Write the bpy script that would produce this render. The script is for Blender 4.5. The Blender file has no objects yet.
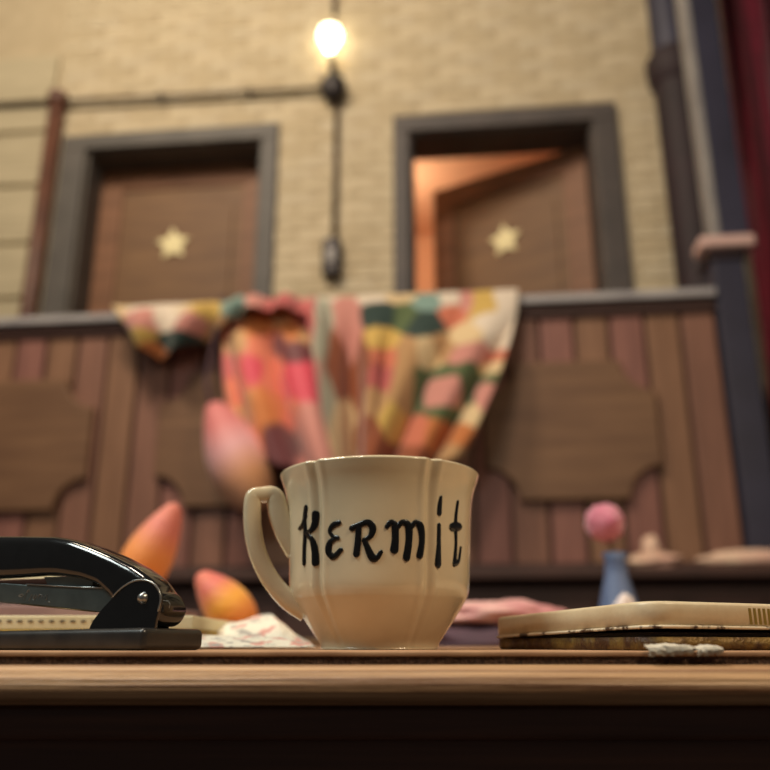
import bpy, math, random
from mathutils import Vector, Matrix, noise as mnoise

random.seed(7)
S = bpy.context.scene
C = S.collection
R = math.radians

# ------------------------------------------------------------------ camera
F = 830.0                       # focal length in pixels of a 770 px frame
PITCH = math.atan((645 - 385) / F)
MAT_Z = 0.760                   # top of the desk mat
CAM_Z = MAT_Z + 0.002
cam_d = bpy.data.cameras.new('camera')
cam = bpy.data.objects.new('camera', cam_d)
C.objects.link(cam)
cam.location = (0, 0, CAM_Z)
cam.rotation_euler = (R(90) + PITCH, 0, R(0.0))
cam_d.sensor_width = 36
cam_d.lens = F / 770 * 36
cam_d.clip_start = 0.01
cam_d.dof.use_dof = True
cam_d.dof.focus_distance = 0.330
cam_d.dof.aperture_fstop = 6.9
S.camera = cam

# ------------------------------------------------------------------ world, lights, exposure
S.view_settings.view_transform = 'Standard'
S.view_settings.look = 'None'
S.view_settings.gamma = 1.0
S.view_settings.exposure = 0.0
S.view_settings.use_curve_mapping = False
W = bpy.data.worlds.new('world')
S.world = W
W.use_nodes = True
W.node_tree.nodes['Background'].inputs[0].default_value = (0.80, 0.72, 0.66, 1)
W.node_tree.nodes['Background'].inputs[1].default_value = 0.11


def area(name, loc, target, size, power, col):
    d = bpy.data.lights.new(name, 'AREA')
    d.shape = 'DISK'
    d.size = size
    d.energy = power
    d.color = col
    o = bpy.data.objects.new(name, d)
    C.objects.link(o)
    o.location = loc
    o.rotation_euler = (Vector(target) - Vector(loc)).to_track_quat('-Z', 'Y').to_euler()
    return o


# stage lamps hanging out of view above the set
area('stage_wash_light', (-1.9, 1.0, 5.2), (-0.3, 3.8, 2.8), 0.8, 105, (1.0, 0.84, 0.62))
area('stage_wash_light', (-0.9, 0.2, 4.8), (0.2, 3.2, 1.8), 0.7, 72, (1.0, 0.83, 0.68))
area('desk_work_light', (1.2, -0.5, 2.4), (0, 0.35, 0.8), 0.5, 24, (1.0, 0.78, 0.52))
area('desk_work_light', (-1.2, -0.1, 2.3), (-0.1, 0.4, 0.8), 0.6, 21, (0.90, 1.0, 0.96))

# ------------------------------------------------------------------ pixel helpers
CP, SP = math.cos(PITCH), math.sin(PITCH)


def ray(x, y):
    a = (x - 385) / F
    b = (385 - y) / F
    return Vector((a, CP - b * SP, SP + b * CP))


def at_y(x, y, Y):
    """world point on the pixel's ray at world distance Y (horizontal)"""
    r = ray(x, y)
    t = Y / r.y
    return Vector((r.x * t, Y, CAM_Z + r.z * t))


YAW = R(6.2)                    # the stage set stands at a slight angle to the desk
RAIL_D = 3.2
STAGE = Matrix.Translation((0, RAIL_D, 0)) @ Matrix.Rotation(-YAW, 4, 'Z')
STAGE_I = STAGE.inverted()
WLY = 0.60                      # back wall, behind the railing plane


def P(x, y, ly=0.0):
    """stage-local (lx, z) where the pixel's ray meets the plane local-y = ly"""
    o = STAGE_I @ Vector((0, 0, CAM_Z))
    d = STAGE_I.to_3x3() @ ray(x, y)
    t = (ly - o.y) / d.y
    p = o + d * t
    return p.x, p.z


# ------------------------------------------------------------------ materials
MATS = {}


def mat(name, col, rough=0.6, metal=0.0, col2=None, scale=8.0, stretch=(1, 1, 1), detail=4.0,
        bump=0.0, bscale=None, coat=0.0, spec=0.5, ramp=(0.35, 0.65), sheen=0.0, emit=None, estr=0.0):
    if name in MATS:
        return MATS[name]
    m = bpy.data.materials.new(name)
    m.use_nodes = True
    nt = m.node_tree
    b = nt.nodes['Principled BSDF']
    b.inputs['Base Color'].default_value = (*col, 1)
    b.inputs['Roughness'].default_value = rough
    b.inputs['Metallic'].default_value = metal
    b.inputs['Coat Weight'].default_value = coat
    b.inputs['Coat Roughness'].default_value = 0.08
    b.inputs['Specular IOR Level'].default_value = spec
    b.inputs['Sheen Weight'].default_value = sheen
    if emit:
        b.inputs['Emission Color'].default_value = (*emit, 1)
        b.inputs['Emission Strength'].default_value = estr
    if col2 or bump:
        tc = nt.nodes.new('ShaderNodeTexCoord')
        mp = nt.nodes.new('ShaderNodeMapping')
        mp.inputs['Scale'].default_value = stretch
        nt.links.new(tc.outputs['Object'], mp.inputs['Vector'])
        n = nt.nodes.new('ShaderNodeTexNoise')
        n.inputs['Scale'].default_value = scale
        n.inputs['Detail'].default_value = detail
        n.inputs['Roughness'].default_value = 0.6
        nt.links.new(mp.outputs[0], n.inputs['Vector'])
        if col2:
            cr = nt.nodes.new('ShaderNodeValToRGB')
            cr.color_ramp.elements[0].position = ramp[0]
            cr.color_ramp.elements[0].color = (*col, 1)
            cr.color_ramp.elements[1].position = ramp[1]
            cr.color_ramp.elements[1].color = (*col2, 1)
            nt.links.new(n.outputs['Fac'], cr.inputs['Fac'])
            nt.links.new(cr.outputs['Color'], b.inputs['Base Color'])
        if bump:
            n2 = n
            if bscale:
                n2 = nt.nodes.new('ShaderNodeTexNoise')
                n2.inputs['Scale'].default_value = bscale
                n2.inputs['Detail'].default_value = 5
                nt.links.new(mp.outputs[0], n2.inputs['Vector'])
            bp = nt.nodes.new('ShaderNodeBump')
            bp.inputs['Strength'].default_value = bump
            bp.inputs['Distance'].default_value = 0.01
            nt.links.new(n2.outputs['Fac'], bp.inputs['Height'])
            nt.links.new(bp.outputs['Normal'], b.inputs['Normal'])
    MATS[name] = m
    return m


def srgb(r, g, b):
    def f(v):
        v /= 255
        return v / 12.92 if v <= 0.04045 else ((v + 0.055) / 1.055) ** 2.4
    return (f(r), f(g), f(b))


def vcol_mat(name, rough=0.85, scale=60.0, sheen=0.3):
    """fabric whose dyes, and any painted shade, are stored per vertex, with a fine weave"""
    m = bpy.data.materials.new(name)
    m.use_nodes = True
    nt = m.node_tree
    b = nt.nodes['Principled BSDF']
    b.inputs['Roughness'].default_value = rough
    b.inputs['Sheen Weight'].default_value = sheen
    at = nt.nodes.new('ShaderNodeAttribute')
    at.attribute_name = 'dye'
    nt.links.new(at.outputs['Color'], b.inputs['Base Color'])
    tc = nt.nodes.new('ShaderNodeTexCoord')
    n = nt.nodes.new('ShaderNodeTexNoise')
    n.inputs['Scale'].default_value = scale
    nt.links.new(tc.outputs['Object'], n.inputs['Vector'])
    bp = nt.nodes.new('ShaderNodeBump')
    bp.inputs['Strength'].default_value = 0.25
    bp.inputs['Distance'].default_value = 0.01
    nt.links.new(n.outputs['Fac'], bp.inputs['Height'])
    nt.links.new(bp.outputs['Normal'], b.inputs['Normal'])
    MATS[name] = m
    return m


M_BRICK = [mat('painted_brick_%s' % k, srgb(*c), 0.8, col2=srgb(*c2), scale=18, bump=0.5, bscale=60)
           for k, c, c2 in (('a', (204, 190, 160), (188, 172, 142)), ('b', (212, 198, 168), (196, 180, 150)),
                            ('c', (198, 182, 150), (184, 168, 138)), ('d', (206, 194, 166), (192, 176, 148)))]
M_MORTAR = mat('painted_mortar', srgb(190, 174, 144), 0.9, col2=srgb(180, 164, 134), scale=12)
M_CLAD = mat('cream_wall_board', srgb(190, 178, 148), 0.75, col2=srgb(172, 160, 132), scale=6, stretch=(0.6, 1, 6))
M_FRAME = mat('grey_door_frame_paint', srgb(94, 89, 84), 0.6, col2=srgb(80, 76, 72), scale=5)
M_FRAME2 = mat('dark_door_frame_paint', srgb(84, 76, 72), 0.6, col2=srgb(70, 64, 62), scale=5)
M_DOOR = mat('brown_door_wood', srgb(132, 90, 62), 0.6, col2=srgb(112, 74, 48), scale=3, stretch=(1, 1, 9), bump=0.15)
M_DOORP = mat('brown_door_panel_wood', srgb(126, 92, 58), 0.6, col2=srgb(106, 74, 46), scale=3, stretch=(0.8, 1, 8), bump=0.15)
M_STAR = mat('cream_star_paint', srgb(240, 226, 172), 0.5)
M_CONDUIT = mat('dark_conduit_metal', srgb(74, 56, 46), 0.5, 0.3, col2=srgb(58, 44, 38), scale=20)
M_PIPE_BROWN = mat('brown_pipe_paint', srgb(104, 66, 50), 0.5, col2=srgb(88, 56, 44), scale=10)
M_IRON = mat('black_iron', srgb(46, 40, 40), 0.45, 0.4)
M_DRAIN = mat('dark_plum_drain_pipe', srgb(46, 28, 34), 0.7, col2=srgb(36, 24, 28), scale=7)
M_BLUE = mat('dark_blue_post_paint', srgb(52, 51, 70), 0.5, col2=srgb(43, 42, 58), scale=5)
M_GREYTRIM = mat('grey_trim_paint', srgb(150, 146, 142), 0.5, col2=srgb(132, 128, 126), scale=8)
M_PINKCAP = mat('pale_pink_cap_paint', srgb(214, 178, 168), 0.5)
M_RAILTOP = mat('slate_rail_paint', srgb(176, 172, 172), 0.5, col2=srgb(156, 152, 154), scale=6)
M_BOARD = [mat('railing_board_wood_%s' % k, srgb(*c), 0.6, col2=srgb(*c2), scale=4, stretch=(6, 6, 0.7), bump=0.15)
           for k, c, c2 in (('a', (140, 98, 80), (122, 84, 68)), ('b', (142, 104, 78), (124, 88, 64)), ('c', (146, 98, 86), (128, 84, 74)))]
M_PLAQUE = mat('railing_plaque_wood', srgb(128, 94, 66), 0.6, col2=srgb(110, 78, 54), scale=3, stretch=(0.8, 1, 7), bump=0.15)
M_BASE = mat('dark_base_panel_wood', srgb(80, 52, 44), 0.65, col2=srgb(64, 42, 36), scale=4, stretch=(1, 1, 5))
M_CURT = mat('crimson_velvet', srgb(124, 8, 42), 0.9, col2=srgb(104, 5, 34), scale=10, sheen=0.5)
M_ROOM = mat('peach_dressing_room_paint', srgb(222, 170, 130), 0.8)
M_FLOOR = mat('dark_stage_floor', srgb(52, 40, 34), 0.7, col2=srgb(40, 30, 26), scale=5)
M_DESK = mat('desk_edge_oak', srgb(204, 164, 122), 0.42, col2=srgb(128, 88, 58), scale=5, stretch=(1.5, 90, 130), detail=6, bump=0.35, ramp=(0.38, 0.66))
M_APRON = mat('desk_apron_wood', srgb(92, 56, 38), 0.5, col2=srgb(66, 38, 26), scale=5, stretch=(1.2, 30, 40))
M_MAT = mat('desk_mat_board', srgb(184, 144, 108), 0.8, col2=srgb(158, 118, 86), scale=40)
M_MATEDGE = mat('desk_mat_fibre_edge', srgb(78, 52, 38), 0.95, col2=srgb(126, 92, 70), scale=900, detail=3, bump=1.0, ramp=(0.4, 0.7))
M_MUG = mat('cream_glazed_stoneware', srgb(218, 202, 170), 0.12, col2=srgb(210, 193, 160), scale=30, coat=0.4)
M_INK = mat('black_gloss_lettering', srgb(10, 9, 10), 0.25)
M_BLACK = mat('black_enamel', srgb(6, 8, 9), 0.12, col2=srgb(10, 12, 13), scale=200, coat=0.3)
M_BLACKBASE = mat('worn_black_enamel', srgb(30, 30, 30), 0.3, col2=srgb(46, 44, 42), scale=70)
M_STEEL = mat('brushed_steel', srgb(150, 152, 150), 0.3, 0.9)
M_DARKSTEEL = mat('dull_dark_steel', srgb(96, 108, 108), 0.36, 0.7, col2=srgb(80, 90, 90), scale=60)
M_TIN = mat('cream_enamel_tin', srgb(212, 196, 164), 0.38, col2=srgb(202, 182, 148), scale=70, bump=0.05)
M_RUST = mat('tarnished_brass_tin', srgb(124, 98, 46), 0.5, 0.35, col2=srgb(72, 46, 26), scale=90, bump=0.3, ramp=(0.42, 0.6))
M_CHIP = mat('chipped_cream_rim', srgb(214, 200, 172), 0.45, col2=srgb(64, 42, 28), scale=110, ramp=(0.50, 0.56))
M_GOLD = mat('olive_gold_print', srgb(142, 122, 54), 0.4, 0.3)
M_SHADOWGAP = mat('seam_shadow_black', srgb(22, 18, 15), 0.8)
M_PAPER = mat('cream_pad_paper', srgb(232, 222, 186), 0.8, col2=srgb(216, 204, 164), scale=30)
M_PADCARD = mat('mustard_pad_card', srgb(168, 140, 62), 0.8)
M_INKGREY = mat('grey_printed_dash', srgb(90, 84, 76), 0.8)
M_MAUVE = mat('mauve_folder_card', srgb(150, 120, 116), 0.75, col2=srgb(136, 108, 104), scale=20)
M_FLAKE = mat('grey_paint_flake', srgb(208, 200, 184), 0.8, col2=srgb(176, 168, 152), scale=150, bump=0.1)
M_POM = mat('pink_pompom_wool', srgb(216, 138, 156), 0.95, col2=srgb(200, 110, 136), scale=60, sheen=0.5, bump=0.8)
M_VASE = mat('blue_glazed_vase', srgb(104, 122, 158), 0.4, col2=srgb(86, 104, 140), scale=20)
M_STEM = mat('green_brown_stem', srgb(110, 86, 60), 0.7)
M_WHITEPAPER = mat('white_crumpled_paper', srgb(236, 224, 220), 0.8)
M_CREAMCLOTH = mat('cream_pink_cloth', srgb(238, 206, 178), 0.85, col2=srgb(226, 178, 160), scale=9)
M_PINKCLOTH = mat('rose_pink_cloth', srgb(222, 176, 168), 0.85, col2=srgb(186, 112, 120), scale=22, ramp=(0.4, 0.7))
M_CORD_AND_SHADE = mat('dark_purple_cord_and_shade', srgb(84, 60, 72), 0.85, col2=srgb(64, 46, 56), scale=14)  # colours the bud's cord and the painted shade under the pink cloth
M_GLASS_FITTING = mat('bulb_brass', srgb(120, 96, 60), 0.35, 0.8)

# ------------------------------------------------------------------ mesh helpers


class MB:
    def __init__(self):
        self.v, self.f = [], []

    def add(self, vs, fs):
        n = len(self.v)
        self.v += [tuple(p) for p in vs]
        self.f += [tuple(i + n for i in f) for f in fs]
        return self

    def box(self, x0, x1, y0, y1, z0, z1):
        vs = [(x0, y0, z0), (x1, y0, z0), (x1, y1, z0), (x0, y1, z0), (x0, y0, z1), (x1, y0, z1), (x1, y1, z1), (x0, y1, z1)]
        fs = [(0, 3, 2, 1), (4, 5, 6, 7), (0, 1, 5, 4), (1, 2, 6, 5), (2, 3, 7, 6), (3, 0, 4, 7)]
        return self.add(vs, fs)

    def prism_y(self, pts, y0, y1):
        """polygon of (x,z), counter-clockwise seen from -y, extruded from y0 (front) to y1"""
        n = len(pts)
        vs = [(x, y0, z) for x, z in pts] + [(x, y1, z) for x, z in pts]
        fs = [tuple(range(n)), tuple(range(2 * n - 1, n - 1, -1))]
        fs += [(i, i + n, (i + 1) % n + n, (i + 1) % n) for i in range(n)]
        return self.add(vs, fs)

    def prism_z(self, pts, z0, z1):
        n = len(pts)
        vs = [(x, y, z0) for x, y in pts] + [(x, y, z1) for x, y in pts]
        fs = [tuple(range(n - 1, -1, -1)), tuple(range(n, 2 * n))]
        fs += [(i, (i + 1) % n, (i + 1) % n + n, i + n) for i in range(n)]
        return self.add(vs, fs)

    def lathe(self, prof, n=32, cx=0, cy=0):
        """profile of (r,z) spun about z"""
        m = len(prof)
        vs, fs = [], []
        for i in range(n):
            a = 2 * math.pi * i / n
            for r, z in prof:
                vs.append((cx + r * math.cos(a), cy + r * math.sin(a), z))
        for i in range(n):
            j = (i + 1) % n
            for k in range(m - 1):
                fs.append((i * m + k, j * m + k, j * m + k + 1, i * m + k + 1))
        return self.add(vs, fs)

    def tube(self, pts, rad, n=10, cap=True, flat=1.0):
        pts = [Vector(p) for p in pts]
        rads = rad if isinstance(rad, (list, tuple)) else [rad] * len(pts)
        vs, fs = [], []
        ref = Vector((0, 0, 1))
        t0 = (pts[1] - pts[0]).normalized()
        if abs(t0.dot(ref)) > 0.9:
            ref = Vector((0, 1, 0))
        for i, p in enumerate(pts):
            t = (pts[min(i + 1, len(pts) - 1)] - pts[max(i - 1, 0)]).normalized()
            u = ref - t * ref.dot(t)
            u.normalize()
            w = t.cross(u)
            ref = u
            for k in range(n):
                a = 2 * math.pi * k / n
                vs.append(p + u * (math.cos(a) * rads[i]) + w * (math.sin(a) * rads[i] * flat))
        for i in range(len(pts) - 1):
            for k in range(n):
                l = (k + 1) % n
                fs.append((i * n + k, i * n + l, (i + 1) * n + l, (i + 1) * n + k))
        if cap:
            fs.append(tuple(range(n - 1, -1, -1)))
            fs.append(tuple((len(pts) - 1) * n + k for k in range(n)))
        return self.add(vs, fs)

    def grid(self, rows):
        """rows: list of equal-length lists of points"""
        h, w = len(rows), len(rows[0])
        vs = [p for r in rows for p in r]
        fs = [(j * w + i, j * w + i + 1, (j + 1) * w + i + 1, (j + 1) * w + i) for j in range(h - 1) for i in range(w - 1)]
        return self.add(vs, fs)

    def mesh(self, name, m, smooth=False, origin=(0, 0, 0)):
        o = Vector(origin)
        me = bpy.data.meshes.new(name)
        me.from_pydata([tuple(Vector(p) - o) for p in self.v], [], self.f)
        me.update()
        if m:
            me.materials.append(m)
        if smooth:
            for p in me.polygons:
                p.use_smooth = True
        return me

    def build(self, name, m, parent=None, smooth=False, bevel=0.0, origin=(0, 0, 0), matrix=None, segs=2, angle=40):
        me = self.mesh(name, m, smooth, origin)
        o = bpy.data.objects.new(name, me)
        C.objects.link(o)
        if parent is not None:
            o.parent = parent
        elif matrix is not None:
            o.matrix_world = matrix @ Matrix.Translation(origin)
        else:
            o.location = origin
        if bevel:
            b = o.modifiers.new('bevel', 'BEVEL')
            b.width = bevel
            b.segments = segs
            b.limit_method = 'ANGLE'
            b.angle_limit = R(angle)
            for p in me.polygons:
                p.use_smooth = True
            w = o.modifiers.new('normals', 'WEIGHTED_NORMAL')
            w.keep_sharp = True
        return o


def tag(o, label=None, cat=None, group=None, kind=None):
    if label:
        o['label'] = label
    if cat:
        o['category'] = cat
    if group:
        o['group'] = group
    if kind:
        o['kind'] = kind
    return o


def empty(name, origin, matrix=None, rz=0.0):
    o = bpy.data.objects.new(name, None)
    C.objects.link(o)
    o.empty_display_size = 0.05
    if matrix is not None:
        o.matrix_world = matrix @ Matrix.Translation(origin)
    else:
        o.location = origin
        o.rotation_euler = (0, 0, rz)
    return o


def lerp_list(pts, x):
    if x <= pts[0][0]:
        return pts[0][1]
    for (a, b), (c, d) in zip(pts, pts[1:]):
        if x <= c:
            return b + (d - b) * (x - a) / (c - a)
    return pts[-1][1]


def smooth_path(pts, n=8):
    """Catmull-Rom through points (tuples of any length)"""
    out = []
    q = [pts[0]] + list(pts) + [pts[-1]]
    for i in range(1, len(q) - 2):
        p0, p1, p2, p3 = q[i - 1], q[i], q[i + 1], q[i + 2]
        for k in range(n):
            t = k / n
            out.append(tuple(0.5 * (2 * b + (c - a) * t + (2 * a - 5 * b + 4 * c - d) * t * t + (3 * b - a - 3 * c + d) * t ** 3)
                             for a, b, c, d in zip(p0, p1, p2, p3)))
    out.append(tuple(pts[-1]))
    return out


# ================================================================== SETTING
tag(MB().box(-5, 5, -3, 7, -0.1, 0).build('floor', M_FLOOR), 'dark stage floor under the desk and balcony', kind='structure')

LEDGE_Z = P(640, 567, -0.20)[1]
RAIL_Z = P(385, 301, -0.075)[1]      # top of the rail
WTOP = 4.9

# ---- door openings in the back wall, from the photograph (stage-local x, z)
d1 = dict(x0=P(78, 236, WLY)[0], x1=P(259, 215, WLY)[0], zt=P(170, 147, WLY)[1], fx0=P(54, 236, WLY)[0], fx1=P(276, 215, WLY)[0], fzt=P(170, 133, WLY)[1])
d2 = dict(x0=P(410, 205, WLY)[0], x1=P(599, 205, WLY)[0], zt=P(500, 129, WLY)[1], fx0=P(394, 205, WLY)[0], fx1=P(624, 205, WLY)[0], fzt=P(500, 113, WLY)[1])
BALC_Z = LEDGE_Z
WX0, WX1 = -3.4, 3.0
wall = MB()
th = 0.23
for a, b in ((WX0, d1['x0']), (d1['x1'], d2['x0']), (d2['x1'], WX1)):
    wall.box(a, b, WLY, WLY + th, 0, WTOP)
for d in (d1, d2):
    wall.box(d['x0'], d['x1'], WLY, WLY + th, d['zt'], WTOP)
    wall.box(d['x0'], d['x1'], WLY, WLY + th, 0, BALC_Z)
wall_back = tag(wall.build('wall_back', M_MORTAR, matrix=STAGE), 'cream painted brick wall behind the balcony with two doors', kind='structure')

# bricks: proud of the mortar, each an object of its own where the photograph shows them largest
BW, BH, BG, BD = 0.205, 0.064, 0.008, 0.007
brick_meshes = []
for k in range(8):
    rr = random.Random(k)
    mb = MB()
    hw, hh = BW / 2, BH / 2
    j = lambda s: rr.uniform(-s, s)
    front = [(-hw + 0.003 + j(.002), -BD + j(.002), -hh + .003 + j(.002)), (hw - .003 + j(.002), -BD + j(.002), -hh + .003 + j(.002)),
             (hw - .003 + j(.002), -BD + j(.002), hh - .003 + j(.002)), (-hw + .003 + j(.002), -BD + j(.002), hh - .003 + j(.002))]
    back = [(-hw, 0.002, -hh), (hw, 0.002, -hh), (hw, 0.002, hh), (-hw, 0.002, hh)]
    mb.add(front + back, [(0, 1, 2, 3), (0, 4, 5, 1), (1, 5, 6, 2), (2, 6, 7, 3), (3, 7, 4, 0)])
    brick_meshes.append(mb.mesh('brick', M_BRICK[k % 4]))
CLAD_X = P(40, 200, WLY)[0]
cells = []
nrow = int((WTOP - 0.0) / (BH + BG))
for r in range(nrow):
    z = (r + 0.5) * (BH + BG)
    off = (r % 2) * 0.5 * (BW + BG)
    x = WX0 + off
    while x < WX1:
        cells.append((x, z))
        x += BW + BG


o_l = STAGE_I @ Vector((0, 0, CAM_Z))
full, cut = [], []
X_L, X_R = CLAD_X + 0.02, P(672, 150, WLY)[0]
for x, z in cells:
    if x + BW / 2 < X_L:
        continue
    spans = [(max(x - BW / 2, X_L), x + BW / 2)]
    for d in (d1, d2):
        if z - BH / 2 < d['fzt'] and z + BH / 2 > 0:
            ns = []
            for a, b in spans:
                if b <= d['fx0'] or a >= d['fx1']:
                    ns.append((a, b))
                else:
                    if a < d['fx0'] - 0.02:
                        ns.append((a, d['fx0']))
                    if b > d['fx1'] + 0.02:
                        ns.append((d['fx1'], b))
            spans = ns
    for a, b in spans:
        if abs((b - a) - BW) < 1e-4:
            full.append((x, z))
        else:
            cut.append((a, b, z))
ZV0, ZV1 = P(385, 290, WLY)[1], P(385, 0, WLY)[1] + 0.06
vis = [c for c in full if ZV0 < c[1] < ZV1 and c[0] < X_R + 0.1]
vis.sort(key=lambda c: (Vector((c[0], WLY, c[1])) - o_l).length)
single = set(vis[:300])
for i, c in enumerate(sorted(single)):
    o = bpy.data.objects.new('brick', brick_meshes[(i * 5 + int(c[1] * 100)) % 8])
    C.objects.link(o)
    o.parent = wall_back
    o.location = (c[0], WLY, c[1])
rest = MB()
for c in full:
    if c not in single and c[1] > 1.0:
        rest.box(c[0] - BW / 2, c[0] + BW / 2, WLY - BD, WLY + 0.002, c[1] - BH / 2, c[1] + BH / 2)
for a, b, z in cut:
    if z > 1.0:
        rest.box(a, b, WLY - BD, WLY + 0.002, z - BH / 2, z + BH / 2)
tag(rest.build('further_bricks', M_BRICK[0], parent=wall_back), kind='stuff')

# wide cream boards left of the brown pipe
zz = [P(20, y, WLY)[1] for y in (60, 106, 136, 189, 246, 300, 356)]
for a, b in zip(zz, zz[1:]):
    MB().box(CLAD_X - 1.2, CLAD_X + 0.01, WLY - 0.03, WLY + 0.002, b + 0.014, a - 0.012).build('wall_board', M_CLAD, parent=wall_back)

# balcony floor
tag(MB().box(WX0, WX1, 0.02, WLY, BALC_Z - 0.12, BALC_Z).build('floor_balcony', M_BASE, matrix=STAGE), 'dark wooden balcony floor behind the railing', kind='structure')


def scallop(x0, x1, z0, z1, r, n=7):
    """rectangle with concave quarter-round corners, ccw seen from the front"""
    pts = []
    for cx, cz, a0 in ((x0, z0, 90), (x1, z0, 180), (x1, z1, 270), (x0, z1, 360)):
        for k in range(n + 1):
            a = R(a0 - 90 * k / n)
            pts.append((cx + r * math.cos(a), cz + r * math.sin(a)))
    return pts


def star_pts(cx, cz, r, rot=0.0):
    pts = []
    for k in range(10):
        a = R(90 + rot + k * 36)
        q = r if k % 2 == 0 else r * 0.52
        pts.append((cx + q * math.cos(a), cz + q * math.sin(a)))
    return pts


def door_unit(name, d, mframe, label, star_px, swing=0.0):
    ox = (d['x0'] + d['x1']) / 2
    org = (ox, WLY, BALC_Z)
    root = empty(name, org, STAGE)
    tag(root, label, 'door', kind='structure')
    O = org
    f = 0.035
    for a, b in ((d['fx0'], d['x0']), (d['x1'], d['fx1'])):
        MB().box(a, b, WLY - f, WLY + 0.0, BALC_Z, d['zt']).build('door_casing', mframe, root, bevel=0.006, origin=O)
    MB().box(d['fx0'], d['fx1'], WLY - f, WLY, d['zt'], d['fzt']).build('door_casing', mframe, root, bevel=0.006, origin=O)
    # jamb lining
    t = 0.012
    MB().box(d['x0'], d['x0'] + t, WLY, WLY + th, BALC_Z, d['zt']).build('door_jamb', mframe, root, origin=O)
    MB().box(d['x1'] - t, d['x1'], WLY, WLY + th, BALC_Z, d['zt']).build('door_jamb', mframe, root, origin=O)
    MB().box(d['x0'] + t, d['x1'] - t, WLY, WLY + th, d['zt'] - t, d['zt']).build('door_head', mframe, root, origin=O)
    # the leaf, in its own frame: hinge at right, x from -w to 0
    w = d['x1'] - d['x0'] - 2 * t - 0.006
    h = d['zt'] - t - 0.005 - BALC_Z - 0.005
    yb = WLY + th - 0.045
    leaf_o = Vector((d['x1'] - t - 0.003, yb, BALC_Z + 0.005)) - Vector(O)
    st = 0.13
    leaf = MB()
    leaf.box(-w, 0, 0.0, 0.04, 0, h)
    lf = leaf.build('door_leaf', M_DOORP, root)
    lf.location = leaf_o
    lf.rotation_euler = (0, 0, swing)
    for x0, x1, z0, z1 in ((-w, -w + st, 0, h), (-st, 0, 0, h), (-w + st, -st, h - 0.13, h), (-w + st, -st, 0, 0.25), (-w + st, -st, h * .44, h * .44 + .14)):
        MB().box(x0, x1, -0.014, 0.002, z0, z1).build('door_rail', M_DOOR, lf, bevel=0.004)
    MB().prism_y(scallop(-w + st + .05, -st - .05, h * .44 + .19, h - .18, .09), -0.012, 0.002).build('door_panel', M_DOORP, lf, bevel=0.004)
    MB().prism_y(scallop(-w + st + .05, -st - .05, .30, h * .44 - .05, .09), -0.012, 0.002).build('door_panel', M_DOORP, lf, bevel=0.004)
    # star: find where the pixel's ray meets the leaf
    Lm = STAGE @ Matrix.Translation(O) @ Matrix.Translation(leaf_o) @ Matrix.Rotation(swing, 4, 'Z')
    Li = Lm.inverted()
    oo = Li @ Vector((0, 0, CAM_Z))
    dd = Li.to_3x3() @ ray(*star_px)
    tt = (-0.02 - oo.y) / dd.y
    p = oo + dd * tt
    s = MB().prism_y(star_pts(p.x, p.z, 0.098, 4), -0.024, -0.010).build('star', M_STAR, lf, bevel=0.002)
    s['label'] = 'cream five-pointed star'
    k = MB().lathe([(0, 0), (.012, .0), (.012, .03), (.028, .04), (.028, .06), (.0, .068)], 16).build('door_knob', M_GLASS_FITTING, lf, smooth=True)
    k.location = (-w + .06, -0.014, 1.0)
    k.rotation_euler = (R(90), 0, 0)
    return root


door_unit('door_1', d1, M_FRAME, 'closed brown door with a cream star in a grey frame, left of the wall lamp', (173, 244))
door_unit('door_2', d2, M_FRAME2, 'brown door with a cream star standing ajar, right of the wall lamp', (505, 240), swing=R(-25))

# the lit dressing room beyond the ajar door
rm = MB()
ra, rb, rc, rd = d2['x0'] - 0.7, d2['x1'] + 0.5, WLY + th, WLY + 2.0
rz1 = d2['zt'] + 0.45
rm.box(ra, rb, rd, rd + .05, BALC_Z, rz1)
rm.box(ra - .05, ra, rc, rd, BALC_Z, rz1)
rm.box(rb, rb + .05, rc, rd, BALC_Z, rz1)
rm.box(ra, rb, rc, rd, rz1, rz1 + .05)
rm.box(ra, rb, rc, rd, BALC_Z - .05, BALC_Z)
tag(rm.build('wall_dressing_room', M_ROOM, matrix=STAGE), 'peach painted walls of the room beyond the ajar door', kind='structure')
pl = bpy.data.lights.new('dressing_room_lamp', 'POINT')
pl.energy = 15
pl.color = (1.0, 0.84, 0.66)
pl.shadow_soft_size = 0.06
plo = bpy.data.objects.new('dressing_room_lamp', pl)
C.objects.link(plo)
plo.location = STAGE @ Vector((d2['x0'] - 0.25, WLY + 1.1, d2['zt'] + 0.1))

# ================================================================== WALL FITTINGS
# horizontal conduit, junction box, bare bulb, down conduit and switch: one fitting
FLY = WLY - 0.06
jx, jz = P(333, 87, FLY)
lamp = empty('wall_lamp', (jx, FLY, jz), STAGE)
tag(lamp, 'lit bare bulb on a black junction box fixed to the cream brick wall', 'wall lamp')
LO = (jx, FLY, jz)


def pt(x, y, ly=FLY):
    q = P(x, y, ly)
    return (q[0], ly, q[1])


def ball(mb, c, r, sx=1, sy=1, sz=1, n=16):
    prof = [(r * math.sin(math.pi * k / 10), -r * math.cos(math.pi * k / 10)) for k in range(11)]
    t = MB().lathe(prof, n)
    mb.add([(c[0] + x * sx, c[1] + y * sy, c[2] + z * sz) for x, y, z in t.v], t.f)
    return mb


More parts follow.
